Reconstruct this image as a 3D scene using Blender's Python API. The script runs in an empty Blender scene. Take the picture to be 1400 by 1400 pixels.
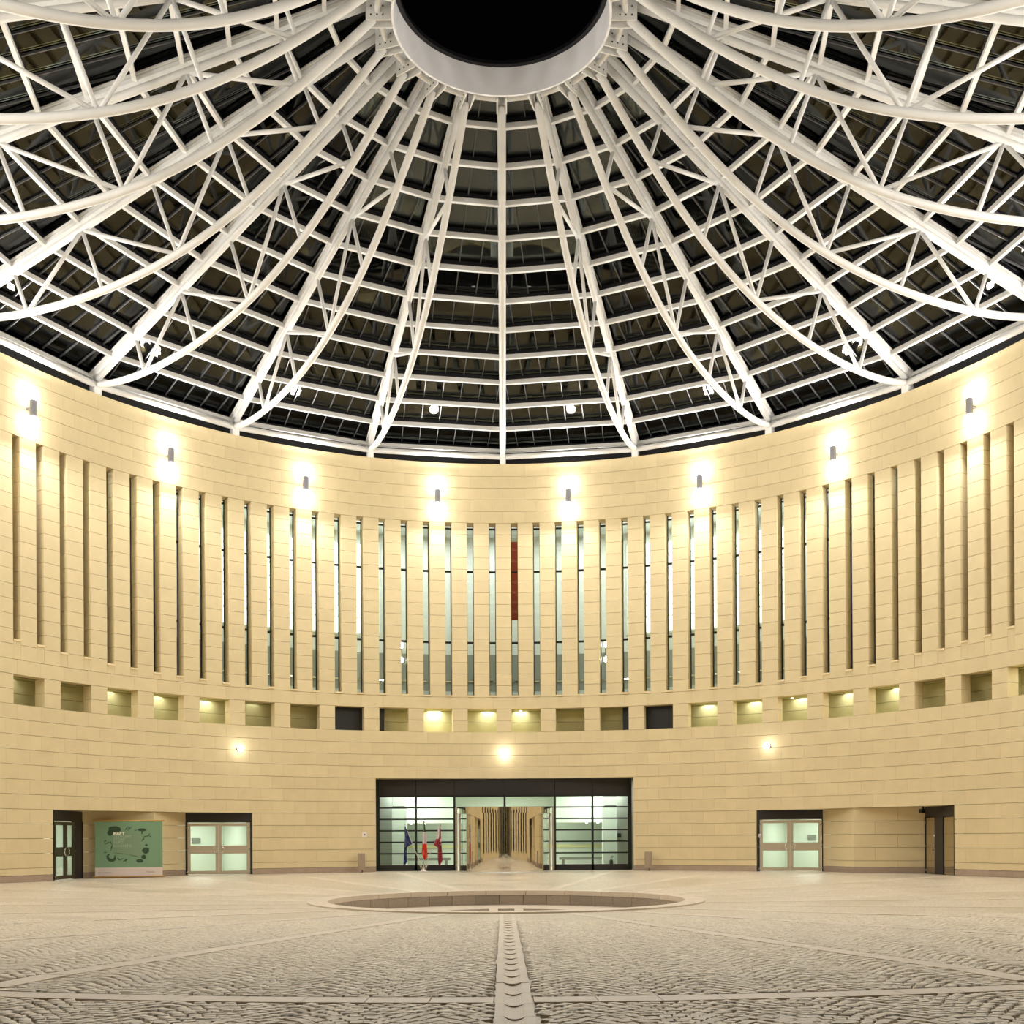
import bpy, bmesh, math, random
import numpy as np
from mathutils import Matrix, Vector
random.seed(7)
R = math.radians
S = bpy.context.scene
COL = S.collection
# ------------------------------------------------------------------ camera
cam = bpy.data.cameras.new('camera'); camo = bpy.data.objects.new('camera', cam); COL.objects.link(camo)
FPX = 1484.6
cam.sensor_fit = 'HORIZONTAL'; cam.sensor_width = 36; cam.lens = FPX / 1400 * 36
cam.shift_y = (1146.3 - 700) / 1400
cam.clip_start = 0.1; cam.clip_end = 500
camo.matrix_world = Matrix.Translation((-.093, -31.77, 1.524)) @ Matrix.Rotation(-.0084, 4, 'Z') @ Matrix.Rotation(R(90), 4, 'X') @ Matrix.Rotation(-.0055, 4, 'Z')
S.camera = camo
# ------------------------------------------------------------------ night sky, exposure
w = bpy.data.worlds.new('night_sky'); S.world = w; w.use_nodes = True
w.node_tree.nodes['Background'].inputs[0].default_value = (.0006, .0006, .0009, 1)
w.node_tree.nodes['Background'].inputs[1].default_value = 1
S.view_settings.view_transform = 'Standard'; S.view_settings.look = 'None'
S.view_settings.gamma = 1; S.view_settings.use_curve_mapping = False
S.view_settings.exposure = 0.0
S.cycles.max_bounces = 8; S.cycles.diffuse_bounces = 4; S.cycles.glossy_bounces = 4
S.cycles.transmission_bounces = 6; S.cycles.transparent_max_bounces = 12
S.cycles.caustics_reflective = False; S.cycles.caustics_refractive = False
S.cycles.sample_clamp_indirect = 4; S.cycles.use_denoising = True
P_SCONCE_UP = 225.; P_SCONCE_DOWN = 400.; P_GLOW = 12.; P_LOW = 4.; P_GALLERY = 150.; P_LOBBY = 185.; P_PORTAL = 66.
C_WHITE = (1.0, .98, .95)

# ------------------------------------------------------------------ helpers
def lin(*c):
    return tuple((v / 255 / 12.92 if v / 255 <= .04045 else ((v / 255 + .055) / 1.055) ** 2.4) for v in c) + (1,)

MATS = {}
def mat(name, col, rough=.6, metal=0., noise=0., nscale=3., rnd=0., bump=0., bscale=40., emit=None, estr=0., spec=.5, brown=None):
    m = bpy.data.materials.new(name); m.use_nodes = True; nt = m.node_tree; N = nt.nodes; L = nt.links
    b = N['Principled BSDF']; c = lin(*col)
    b.inputs['Roughness'].default_value = rough; b.inputs['Metallic'].default_value = metal
    b.inputs['Specular IOR Level'].default_value = spec
    b.inputs['Base Color'].default_value = c
    geo = N.new('ShaderNodeNewGeometry')
    if noise or rnd:
        val = N.new('ShaderNodeMath'); val.operation = 'ADD'; val.inputs[0].default_value = 1.; val.inputs[1].default_value = 0.
        prev = None
        if noise:
            t = N.new('ShaderNodeTexNoise'); t.inputs['Scale'].default_value = nscale; t.inputs['Detail'].default_value = 4
            L.new(geo.outputs['Position'], t.inputs['Vector'])
            mr = N.new('ShaderNodeMapRange'); mr.inputs[1].default_value = .3; mr.inputs[2].default_value = .7
            mr.inputs[3].default_value = 1 - noise; mr.inputs[4].default_value = 1 + noise
            L.new(t.outputs[0], mr.inputs[0]); prev = mr.outputs[0]
        if rnd:
            oi = N.new('ShaderNodeObjectInfo'); mr2 = N.new('ShaderNodeMapRange')
            mr2.inputs[3].default_value = 1 - rnd; mr2.inputs[4].default_value = 1 + rnd
            L.new(oi.outputs['Random'], mr2.inputs[0])
            if prev is None: prev = mr2.outputs[0]
            else:
                mm = N.new('ShaderNodeMath'); mm.operation = 'MULTIPLY'; L.new(prev, mm.inputs[0]); L.new(mr2.outputs[0], mm.inputs[1]); prev = mm.outputs[0]
        v = N.new('ShaderNodeVectorMath'); v.operation = 'SCALE'; v.inputs[0].default_value = c[:3]
        L.new(prev, v.inputs['Scale']); L.new(v.outputs[0], b.inputs['Base Color'])
        if brown:
            t2 = N.new('ShaderNodeTexNoise'); t2.inputs['Scale'].default_value = .9; t2.inputs['Detail'].default_value = 3
            L.new(geo.outputs['Position'], t2.inputs['Vector'])
            r2 = N.new('ShaderNodeMapRange'); r2.inputs[1].default_value = .45; r2.inputs[2].default_value = .75; r2.inputs[4].default_value = .6
            L.new(t2.outputs[0], r2.inputs[0])
            mx = N.new('ShaderNodeMix'); mx.data_type = 'RGBA'; L.new(r2.outputs[0], mx.inputs[0])
            L.new(v.outputs[0], mx.inputs[6]); mx.inputs[7].default_value = lin(*brown); L.new(mx.outputs[2], b.inputs['Base Color'])
    if bump:
        t = N.new('ShaderNodeTexNoise'); t.inputs['Scale'].default_value = bscale; t.inputs['Detail'].default_value = 5
        L.new(geo.outputs['Position'], t.inputs['Vector'])
        bp = N.new('ShaderNodeBump'); bp.inputs['Strength'].default_value = bump; bp.inputs['Distance'].default_value = .01
        L.new(t.outputs[0], bp.inputs['Height']); L.new(bp.outputs[0], b.inputs['Normal'])
    if emit:
        b.inputs['Emission Color'].default_value = lin(*emit); b.inputs['Emission Strength'].default_value = estr
    MATS[name] = m; return m

def glass(name, tint=(255, 255, 255), ior=1.45, gain=1.):
    m = bpy.data.materials.new(name); m.use_nodes = True; nt = m.node_tree; N = nt.nodes; L = nt.links
    N.remove(N['Principled BSDF']); out = N['Material Output']
    tr = N.new('ShaderNodeBsdfTransparent'); tr.inputs[0].default_value = lin(*tint)
    gl = N.new('ShaderNodeBsdfGlossy'); gl.inputs['Roughness'].default_value = .015; gl.inputs['Color'].default_value = (.95, .97, .95, 1)
    fr = N.new('ShaderNodeFresnel'); fr.inputs['IOR'].default_value = ior
    mu = N.new('ShaderNodeMath'); mu.operation = 'MULTIPLY'; mu.inputs[1].default_value = gain; mu.use_clamp = True
    mx = N.new('ShaderNodeMixShader'); L.new(fr.outputs[0], mu.inputs[0]); L.new(mu.outputs[0], mx.inputs[0])
    L.new(tr.outputs[0], mx.inputs[1]); L.new(gl.outputs[0], mx.inputs[2]); L.new(mx.outputs[0], out.inputs['Surface'])
    MATS[name] = m; return m

def bm_mesh(name, verts, faces, m=None, smooth=False, mats=None, fm=None):
    me = bpy.data.meshes.new(name); me.from_pydata(verts, [], faces)
    if mats:
        for q in mats: me.materials.append(q)
        if fm: me.polygons.foreach_set('material_index', fm)
    elif m: me.materials.append(m)
    if smooth: me.polygons.foreach_set('use_smooth', [True] * len(me.polygons))
    me.update(); return me

def obj(name, me, parent=None, loc=(0, 0, 0), rz=0., rot=None):
    o = bpy.data.objects.new(name, me); COL.objects.link(o); o.location = loc
    o.rotation_euler = rot if rot else (0, 0, rz)
    if parent is not None: o.parent = parent
    return o

def tag(o, label=None, cat=None, group=None, kind=None):
    if label: o['label'] = label
    if cat: o['category'] = cat
    if group: o['group'] = group
    if kind: o['kind'] = kind
    return o

def empty(name, loc=(0, 0, 0), rz=0., **k):
    o = bpy.data.objects.new(name, None); COL.objects.link(o); o.location = loc; o.rotation_euler = (0, 0, rz)
    o.empty_display_size = .2
    return tag(o, **k)

class G:
    """collects geometry for ONE mesh"""
    def __init__(s): s.v = []; s.f = []; s.m = []
    def add(s, v, f, mi=0):
        n = len(s.v); s.v += [tuple(p) for p in v]; s.f += [tuple(i + n for i in q) for q in f]; s.m += [mi] * len(f); return s
    def box(s, x0, x1, y0, y1, z0, z1, mi=0):
        return s.add([(x0, y0, z0), (x1, y0, z0), (x1, y1, z0), (x0, y1, z0), (x0, y0, z1), (x1, y0, z1), (x1, y1, z1), (x0, y1, z1)],
                     [(0, 3, 2, 1), (4, 5, 6, 7), (0, 1, 5, 4), (1, 2, 6, 5), (2, 3, 7, 6), (3, 0, 4, 7)], mi)
    def prism(s, poly, z0, z1, mi=0):   # plan polygon, counter-clockwise
        n = len(poly)
        return s.add([(x, y, z0) for x, y in poly] + [(x, y, z1) for x, y in poly],
                     [tuple(reversed(range(n))), tuple(range(n, 2 * n))] + [(i, (i + 1) % n, n + (i + 1) % n, n + i) for i in range(n)], mi)
    def arc(s, t0, t1, r0, r1, z0, z1, n=12, mi=0):   # closed curved block, degrees clockwise from +Y
        V = []; F = []
        for i in range(n + 1):
            t = R(t0 + (t1 - t0) * i / n); c, q = math.cos(t), math.sin(t)
            V += [(r0 * q, r0 * c, z0), (r1 * q, r1 * c, z0), (r1 * q, r1 * c, z1), (r0 * q, r0 * c, z1)]
        for i in range(n):
            a = 4 * i; b = a + 4
            for k in range(4): F.append((a + k, b + k, b + (k + 1) % 4, a + (k + 1) % 4))
        F += [(3, 2, 1, 0), (4 * n, 4 * n + 1, 4 * n + 2, 4 * n + 3)]
        return s.add(V, F, mi)
    def ring(s, r0, r1, z0, z1, n=96, mi=0):
        V = []; F = []
        for i in range(n):
            t = 2 * math.pi * i / n; c, q = math.cos(t), math.sin(t)
            V += [(r0 * q, r0 * c, z0), (r1 * q, r1 * c, z0), (r1 * q, r1 * c, z1), (r0 * q, r0 * c, z1)]
        for i in range(n):
            a = 4 * i; b = 4 * ((i + 1) % n)
            for k in range(4): F.append((a + k, b + k, b + (k + 1) % 4, a + (k + 1) % 4))
        return s.add(V, F, mi)
    def tube(s, pts, r, n=10, mi=0, sq=None):
        pts = [Vector(p) for p in pts]; V = []; F = []; up0 = Vector((1, 0, 0)) if sq is None else Vector(sq)
        for i, p in enumerate(pts):
            d = (pts[min(i + 1, len(pts) - 1)] - pts[max(i - 1, 0)]).normalized()
            a = up0 if abs(d.dot(up0)) < .95 else Vector((0, 1, 0))
            x = (a - d * a.dot(d)).normalized(); y = d.cross(x)
            rr = r[i] if isinstance(r, (list, tuple)) else r
            for k in range(n):
                t = 2 * math.pi * (k + (.5 if n == 4 else 0)) / n
                V.append(p + x * math.cos(t) * rr + y * math.sin(t) * rr)
        for i in range(len(pts) - 1):
            for k in range(n): F.append((i * n + k, i * n + (k + 1) % n, (i + 1) * n + (k + 1) % n, (i + 1) * n + k))
        F += [tuple(reversed(range(n))), tuple(range((len(pts) - 1) * n, len(pts) * n))]
        return s.add(V, F, mi)
    def beam(s, a, b, wx, wy, side=(1, 0, 0), mi=0):   # rectangular bar a->b, wx along side
        a, b = Vector(a), Vector(b); d = (b - a).normalized(); x = Vector(side); x = (x - d * x.dot(d)).normalized(); y = d.cross(x)
        V = [p + x * sx * wx / 2 + y * sy * wy / 2 for p in (a, b) for sx, sy in ((-1, -1), (1, -1), (1, 1), (-1, 1))]
        return s.add(V, [(3, 2, 1, 0), (4, 5, 6, 7), (0, 1, 5, 4), (1, 2, 6, 5), (2, 3, 7, 6), (3, 0, 4, 7)], mi)
    def lathe(s, prof, n=20, c=(0, 0), mi=0):
        V = []; F = []
        for r, z in prof:
            for k in range(n): V.append((c[0] + r * math.cos(2 * math.pi * k / n), c[1] + r * math.sin(2 * math.pi * k / n), z))
        for i in range(len(prof) - 1):
            for k in range(n): F.append((i * n + k, i * n + (k + 1) % n, (i + 1) * n + (k + 1) % n, (i + 1) * n + k))
        F += [tuple(reversed(range(n))), tuple(range((len(prof) - 1) * n, len(prof) * n))]
        return s.add(V, F, mi)
    def mesh(s, name, m=None, smooth=False, mats=None):
        me = bm_mesh(name, s.v, s.f, m, smooth, mats, s.m if mats else None)
        return me
    def build(s, name, m, parent=None, smooth=False, mats=None, **k):
        me = s.mesh(name, m, smooth, mats)
        if smooth: me.set_sharp_from_angle(angle=R(40))
        return obj(name, me, parent, **k)

def light(name, kind, loc, power, parent=None, color=C_WHITE, size=.1, rot=None, sy=None, spread=None, angle=None):
    l = bpy.data.lights.new(name, kind); l.energy = power; l.color = color
    if kind == 'AREA':
        l.size = size
        if sy: l.shape = 'RECTANGLE'; l.size_y = sy
        if spread: l.spread = spread
    else: l.shadow_soft_size = size
    if kind == 'SPOT': l.spot_size = angle; l.spot_blend = .6
    o = bpy.data.objects.new(name, l); COL.objects.link(o); o.location = loc
    if rot: o.rotation_euler = rot
    if parent is not None: o.parent = parent
    return o

def pol(deg, r, z=0.): return (r * math.sin(R(deg)), r * math.cos(R(deg)), z)
ORD = ['', 'first', 'second', 'third', 'fourth', 'fifth', 'sixth', 'seventh', 'eighth', 'ninth', 'tenth', 'eleventh', 'twelfth', 'thirteenth', 'fourteenth', 'fifteenth',
       'sixteenth', 'seventeenth', 'eighteenth', 'nineteenth', 'twentieth', 'twenty-first', 'twenty-second', 'twenty-third', 'twenty-fourth', 'twenty-fifth', 'twenty-sixth']

# ------------------------------------------------------------------ materials
STONE = mat('yellow_sandstone', (220, 203, 162), .75, noise=.03, nscale=2.2, rnd=.03, bump=.15, bscale=60, spec=.2)
MORTAR = mat('joint_backing', (150, 128, 90), .9, spec=.1)
PLINTH = mat('pink_grey_plinth', (168, 148, 130), .7, noise=.06, nscale=5, rnd=.05)
SILL = mat('pale_sill_stone', (232, 212, 168), .6, noise=.03)
STEEL = mat('white_painted_steel', (234, 233, 230), .45, noise=.03, nscale=1.5)
RING = mat('white_enamel_ring', (240, 240, 244), .4, noise=.04, nscale=1.2)
GREYMET = mat('grey_glazing_bar', (112, 112, 114), .4, metal=.6)
DARKMET = mat('black_glazing_rail', (26, 26, 30), .35, metal=.3)
BLACK = mat('black_panel', (40, 37, 36), .45)
BLACK2 = mat('black_window_frame', (22, 26, 24), .5)
SATIN = mat('satin_stainless', (214, 204, 186), .38, metal=.85)
BRONZE = mat('dark_bronze_frame', (92, 86, 66), .3, metal=.7)
CHROME = mat('bright_chrome', (230, 230, 230), .12, metal=1.)
MIRROR = mat('mirror_polished_steel', (228, 222, 210), .03, metal=1., bump=.12, bscale=2.2)
DARKGL = mat('dark_mirror_glass', (196, 184, 156), .06, metal=.9)
SLAB = mat('pale_paving_slab', (212, 198, 180), .42, noise=.05, nscale=3, rnd=.04, bump=.1, bscale=30)
GRANITE = mat('speckled_grey_granite', (158, 145, 130), .6, noise=.14, nscale=28, rnd=.12, bump=.1)
WATER = mat('dark_water', (30, 32, 30), .03, spec=.8)
GALW = mat('gallery_pale_wall', (206, 209, 206), .7)
GALD = mat('gallery_dark_dado', (128, 130, 122), .6)
LOBW = mat('lobby_pale_green_wall', (222, 230, 220), .7)
LOBG = mat('lobby_grey_column', (186, 192, 182), .7)
LOBF = mat('lobby_floor', (160, 168, 156), .25)
BACKLIT = mat('backlit_white_panel', (240, 245, 240), .5, emit=(238, 246, 238), estr=1.9)
LAMP = mat('glowing_lamp_glass', (255, 255, 255), .3, emit=(255, 250, 240), estr=24)
LAMPL = mat('glowing_low_lamp', (255, 255, 255), .3, emit=(255, 250, 240), estr=12)
LAMPS = mat('glowing_globe', (255, 255, 255), .3, emit=(255, 250, 240), estr=30)
DOWNL = mat('glowing_downlight', (255, 255, 255), .3, emit=(255, 250, 235), estr=8)
FIXT = mat('grey_lamp_body', (150, 150, 158), .35, metal=.5)
BIN = mat('grey_stone_bin', (166, 148, 130), .6, noise=.05)
SIGNW = mat('white_sign_plate', (238, 226, 222), .5)
REDB = mat('dark_red_banner', (146, 54, 36), .7)
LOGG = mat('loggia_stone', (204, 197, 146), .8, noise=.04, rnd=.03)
GLASS_ROOF = glass('roof_glass', (205, 210, 205), 1.5, 1.0)
GLASS_SLOT = glass('slot_glass', (240, 246, 242), 1.5, .6)
GLASS_DOOR = glass('entrance_glass', (244, 250, 245), 1.4, .4)
FROST = mat('frosted_door_glass', (214, 236, 224), .5, emit=(206, 234, 218), estr=0.0)

# paving: cobble base seen between and beyond the modelled cobbles
def paving():
    m = bpy.data.materials.new('cobble_paving'); m.use_nodes = True; nt = m.node_tree; N = nt.nodes; L = nt.links
    b = N['Principled BSDF']; geo = N.new('ShaderNodeNewGeometry')
    vo = N.new('ShaderNodeTexVoronoi'); vo.feature = 'DISTANCE_TO_EDGE'; vo.inputs['Scale'].default_value = 9
    vc = N.new('ShaderNodeTexVoronoi'); vc.inputs['Scale'].default_value = 9
    nz = N.new('ShaderNodeTexNoise'); nz.inputs['Scale'].default_value = .35; nz.inputs['Detail'].default_value = 5
    for t in (vo, vc, nz): L.new(geo.outputs['Position'], t.inputs['Vector'])
    r = N.new('ShaderNodeMapRange'); r.inputs[2].default_value = .012 * 9; r.inputs[3].default_value = .62; r.inputs[4].default_value = 1
    L.new(vo.outputs[0], r.inputs[0])
    r2 = N.new('ShaderNodeMapRange'); r2.inputs[3].default_value = .9; r2.inputs[4].default_value = 1.1; L.new(vc.outputs['Color'], r2.inputs[0])
    r3 = N.new('ShaderNodeMapRange'); r3.inputs[1].default_value = .3; r3.inputs[2].default_value = .7; r3.inputs[3].default_value = .9; r3.inputs[4].default_value = 1.08; L.new(nz.outputs[0], r3.inputs[0])
    m1 = N.new('ShaderNodeMath'); m1.operation = 'MULTIPLY'; L.new(r.outputs[0], m1.inputs[0]); L.new(r2.outputs[0], m1.inputs[1])
    m2 = N.new('ShaderNodeMath'); m2.operation = 'MULTIPLY'; L.new(m1.outputs[0], m2.inputs[0]); L.new(r3.outputs[0], m2.inputs[1])
    v = N.new('ShaderNodeVectorMath'); v.operation = 'SCALE'; v.inputs[0].default_value = lin(206, 193, 172)[:3]
    L.new(m2.outputs[0], v.inputs['Scale']); L.new(v.outputs[0], b.inputs['Base Color'])
    bp = N.new('ShaderNodeBump'); bp.inputs['Strength'].default_value = .5; bp.inputs['Distance'].default_value = .006
    L.new(r.outputs[0], bp.inputs['Height']); L.new(bp.outputs[0], b.inputs['Normal'])
    r4 = N.new('ShaderNodeMapRange'); r4.inputs[1].default_value = .35; r4.inputs[2].default_value = .65; r4.inputs[3].default_value = .3; r4.inputs[4].default_value = .5
    L.new(nz.outputs[0], r4.inputs[0]); L.new(r4.outputs[0], b.inputs['Roughness'])
    return m
PAVING = paving()
COBBLE = mat('porphyry_cobble', (216, 204, 182), .5, noise=.14, nscale=11, rnd=.08, bump=.3, bscale=50)

# ------------------------------------------------------------------ floor
CC = .5534                                   # stone course height
def zf(r): return 0. if r >= 20 else -.28 * (20 - max(r, 5.7)) / 14.3
floor = empty('floor', label='cobbled round plaza floor sloping gently to the central basin', cat='floor', kind='structure')
V = []; F = []
rs = [5.7, 6.5, 7.5, 8.5, 9.5, 11, 13, 15, 17, 18.5, 20, 24, 32, 46]; n = 120
for r in rs:
    for i in range(n):
        q = pol(360 * i / n, r); V.append((q[0], q[1], zf(r) - (.02 if q[1] < -8.6 else .003)))
for j in range(len(rs) - 1):
    for i in range(n): F.append((j * n + i, (j + 1) * n + i, (j + 1) * n + (i + 1) % n, j * n + (i + 1) % n))
F = [tuple(reversed(f)) for f in F]
me = bm_mesh('paving_bed', V, F, PAVING); obj('paving_bed', me, floor)
# radial strips, every 15 degrees, of single slabs
SW = .345
def slab_mesh(name, w_, l_, h=.05, m=SLAB, g=.006):
    return G().box(-w_ / 2 + g / 2, w_ / 2 - g / 2, g / 2, l_ - g / 2, -h, 0).mesh(name, m)
sl12 = slab_mesh('paving_slab', SW, 1.02)
slope = math.atan(.28 / 14.3)
for k in range(1, 24):
    a = k * 15
    if a == 180: continue
    r = 5.78
    while r + 1.02 <= (19.4 if (a < 100 or a > 260) else 21.3):
        tilt = slope if r < 20 else 0.
        o = obj('paving_slab', sl12, floor); o.rotation_euler = (tilt, 0, -R(a)); o.location = pol(a, r, zf(r) + (.004 if 100 < a < 260 else .001))
        r += 1.02
# channel strip from the camera to the basin with small curved weirs
def channel_slab():
    g = G(); L_ = .716; hw = SW / 2; c = .095
    g.box(-hw, -c, 0, L_, -.06, 0); g.box(c, hw, 0, L_, -.06, 0)
    nn = 8
    V = []; F = []
    for i in range(nn + 1):
        x = -c + 2 * c * i / nn; lip = .1 * (1 - (x / c) ** 2)
        q = 1 - (x / c) ** 2
        V += [(x, lip, -.022 * q - .001), (x, L_ + .002 + lip, -.008 * q), (x, L_ + .002 + lip, -.08), (x, lip, -.08)]
    for i in range(nn):
        for k2 in range(3): F.append((4 * i + k2, 4 * i + k2 + 1, 4 * i + 5 + k2, 4 * i + 4 + k2))
    g.add(V, F)
    return g.mesh('channel_slab', SLAB)
ch = channel_slab(); y = -6.1 - .716
yy = 5.9
while yy < 26:
    tilt = slope if yy < 20 else 0.
    o = obj('channel_slab', ch, floor); o.location = (0, -yy, zf(yy) + .006); o.rotation_euler = (tilt, 0, R(180))
    yy += .722
# ring strip at the plaza edge
ringm = G().arc(-.79, .79, 21.36, 21.69, -.05, 0, 1).mesh('paving_slab', SLAB)
for i in range(-40, 41):
    if abs(i) < 1: continue
    a = 180 + (1 if i > 0 else -1) * (1.3 + 1.6 * (abs(i) - 1))
    obj('paving_slab', ringm, floor, loc=(0, 0, .004), rz=-R(a))
# cobbles, laid in fans, modelled where the camera can see them
def cobbles():
    rng = np.random.default_rng(3); s = .108; W = 1.3; P = []
    cols = range(-13, 14)
    for c in cols:
        nrow = int(17.5 / s); 
        for rr in range(-6, nrow):
            m_ = int(round(W / s))
            for q in range(m_):
                u = (q + .25 + .5 * (rr % 2) + .12 * math.sin(rr * 12.9898 + c * 3.1)) / m_ * 2 - 1
                x = c * W + u * W / 2; yv = -25.6 + rr * s + .33 * (1 - u * u) + (c % 2) * .05
                P.append((x, yv, -.33 * 2 * u / (W / 2)))
    P = np.array(P); P[:, :2] += rng.normal(0, .009, (len(P), 2))
    dx = P[:, 0] + .093; dy = P[:, 1] + 31.77
    rr = np.hypot(P[:, 0], P[:, 1]); th = np.degrees(np.arctan2(P[:, 0], P[:, 1])) % 15; th = np.minimum(th, 15 - th)
    ok = (np.abs(dx) < .56 * dy + 2) & (dy > 6.5) & (dy < 23)
    ok &= (rr * np.radians(th) > SW / 2 + .045) & ~((rr > 21.3) & (rr < 21.75)) | ((rr > 21.75) & (np.abs(P[:, 0]) > SW / 2 + .05))
    ok &= (np.abs(P[:, 0]) > SW / 2 + .05) & (np.abs(dx) < .56 * dy + 2) & (dy > 6.5) & (dy < 23)
    ok &= ~((rr > 21.31) & (rr < 21.74)) & (rr > 6)
    P = P[ok]; rr = rr[ok]; dy = dy[ok]
    return P, rr, dy, rng
P, rr, dy, rng = cobbles()
ordr = np.argsort(np.where((dy > 8.85) & (np.abs(P[:, 0]) < .49 * dy), dy + .1 * np.abs(P[:, 0]), 99)); near = ordr[:300]; rest = ordr[300:]
def cob_v(wt=.049, wb=.058, h=.03):
    return np.array([(-wb, -wb, -h), (wb, -wb, -h), (wb, wb, -h), (-wb, wb, -h), (-wt, -wt, 0), (wt, -wt, 0), (wt, wt, 0), (-wt, wt, 0)])
cf = [(4, 5, 6, 7), (0, 1, 5, 4), (1, 2, 6, 5), (2, 3, 7, 6), (3, 0, 4, 7)]
cme = [bm_mesh('cobblestone', [tuple(v * np.array([1 + .12 * rng.uniform(-1, 1), 1, 1]) + (0, 0, rng.uniform(-.003, .003) * (v[2] > -.01))) for v in cob_v()], cf, COBBLE) for _ in range(6)]
zfl = np.where(rr >= 20, 0, -.28 * (20 - rr) / 14.3)
for i in near:
    obj('cobblestone', cme[i % 6], floor, loc=(P[i, 0], P[i, 1], zfl[i] + .002 + rng.uniform(-.003, .004)), rz=math.atan(P[i, 2]) + rng.normal(0, .06))
base = cob_v()
nR = len(rest); an = np.arctan(P[rest, 2]) + rng.normal(0, .13, nR); sc = rng.uniform(.88, 1.04, (nR, 2))
vx = base[None, :, 0] * sc[:, :1]; vy = base[None, :, 1] * sc[:, 1:]; ca, sa = np.cos(an)[:, None], np.sin(an)[:, None]
VX = vx * ca - vy * sa + P[rest, 0][:, None]; VY = vx * sa + vy * ca + P[rest, 1][:, None]
VZ = base[None, :, 2] + zfl[rest][:, None] + .002 + rng.uniform(-.002, .003, nR)[:, None] + (base[None, :, 2] > -.01) * rng.uniform(-.002, .002, (nR, 8))
vv = np.stack([VX, VY, VZ], -1).reshape(-1, 3).astype(np.float32)
ff = (np.array(cf)[None] + 8 * np.arange(nR)[:, None, None]).reshape(-1, 4)
me = bpy.data.meshes.new('cobbles'); me.vertices.add(len(vv)); me.vertices.foreach_set('co', vv.ravel())
me.loops.add(ff.size); me.loops.foreach_set('vertex_index', ff.ravel().astype(np.int32))
me.polygons.add(len(ff)); me.polygons.foreach_set('loop_start', np.arange(0, ff.size, 4, dtype=np.int32))
me.materials.append(COBBLE); me.update(calc_edges=True); me.validate()
tag(obj('cobbles', me, floor), kind='stuff')

# ------------------------------------------------------------------ fountain basin in the middle
fb = empty('fountain_basin', (0, 0, -.28), label='sunken round granite fountain basin in the middle of the plaza', cat='fountain')
rim = G().arc(-7.4, 7.4, 5.16, 5.72, -.12, .035, 4).mesh('rim_slab', SLAB)
for i in range(24): obj('rim_slab', rim, fb, rz=-R(15 * i))
gb = G().arc(-4.43, 4.43, 5.18, 5.34, -.46, -.125, 3).mesh('granite_block', GRANITE)
for i in range(40): obj('granite_block', gb, fb, rz=-R(9 * i + 2))
G().ring(3.05, 5.3, -.62, -.45).build('ledge', SLAB, fb)
G().ring(3.0, 3.1, -1.1, -.5).build('inner_wall', GRANITE, fb)
G().lathe([(3.1, -1.0), (3.1, -.84)], 64).build('water', WATER, fb)
for s in (-1, 1): G().box(s * .4 - .14, s * .4 + .14, -3.1, 3.1, -.62, -.44).build('stone_beam', SLAB, fb)
G().box(-.3, .3, .3, .5, -.9, -.46).build('spout_wall', GRANITE, fb)
G().box(-.07, .07, .1, .3, -.62, -.42).build('spout', DARKMET, fb)

# ------------------------------------------------------------------ stone cylinder wall
GH, GV = .013, .003
_sc = {}
def stone_mesh(wd, h, r0=20., r1=20.53, m=STONE):
    key = (round(wd, 3), round(h, 3), r0, r1, m.name)
    if key not in _sc:
        g = math.degrees(GV / 2 / 20)
        _sc[key] = G().arc(-wd / 2 + g, wd / 2 - g, r0, r1, GH / 2, h - GH / 2, 1).mesh('stone_block', m)
    return _sc[key]
def stone(parent, tc, wd, z0, h, name='stone_block', m=STONE, r0=20., r1=20.53):
    return obj(name, stone_mesh(wd, h, r0, r1, m), parent, loc=(0, 0, z0), rz=-R(tc))

ZB, ZQ, ZS, ZT = 6.595, 6.595 + 2 * CC, 6.595 + 3 * CC, 6.595 + 18 * CC
OPEN = [(-60.05, -34.1, 2.72), (34.1, 60.05, 2.72), (-17.55, 17.55, 4.38)]
walls = {}
for nm, a, b, lab in (('wall_left', -72, -18, 'curved yellow sandstone wall left of the glazed entrance'),
                      ('wall_back', -18, 18, 'curved yellow sandstone wall above and around the glazed entrance'),
                      ('wall_right', 18, 72, 'curved yellow sandstone wall right of the glazed entrance')):
    walls[nm] = (empty(nm, label=lab, cat='wall', kind='structure'), a, b)
def owner(t): return walls['wall_left'][0] if t < -18 + 1e-6 else (walls['wall_right'][0] if t > 18 - 1e-6 else walls['wall_back'][0])
def free(t0, t1, z):
    iv = [(t0, t1)]
    for a, b, zt in OPEN:
        if z < zt - .05:
            nv = []
            for p, q in iv:
                if b <= p or a >= q: nv.append((p, q)); continue
                if p < a: nv.append((p, a))
                if q > b: nv.append((b, q))
            iv = nv
    return [(p, q) for p, q in iv if q - p > .12]
def course(z0, h, shift, t0=-72, t1=72, m=STONE, name='stone_block', split=3.):
    k = t0 + (0 if not shift else -split / 2)
    while k < t1:
        for p, q in free(max(k, t0), min(k + split, t1), z0):
            for p2, q2 in ([(p, q)]):
                stone(owner((p2 + q2) / 2), (p2 + q2) / 2, q2 - p2, z0, h, name, m)
        k += split
course(0., .24, True, m=PLINTH, name='plinth_block')
course(.24, .508 - .24, False)
for i in range(11): course(.508 + CC * i, CC, i % 2 == 0)
course(ZQ, CC, True)
for i in range(5): course(ZT + CC * i, CC, i % 2 == 1)
# square openings: pillars of two stones
for k in range(-12, 13):
    t = 6 * k; w_ = 2.05
    if abs(k) == 12: t = 71.5 * (1 if k > 0 else -1); w_ = 1.0
    p = empty('pillar'); p.parent = owner(t)
    for j in range(2): stone(p, t, w_, ZB + j * CC, CC)
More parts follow.
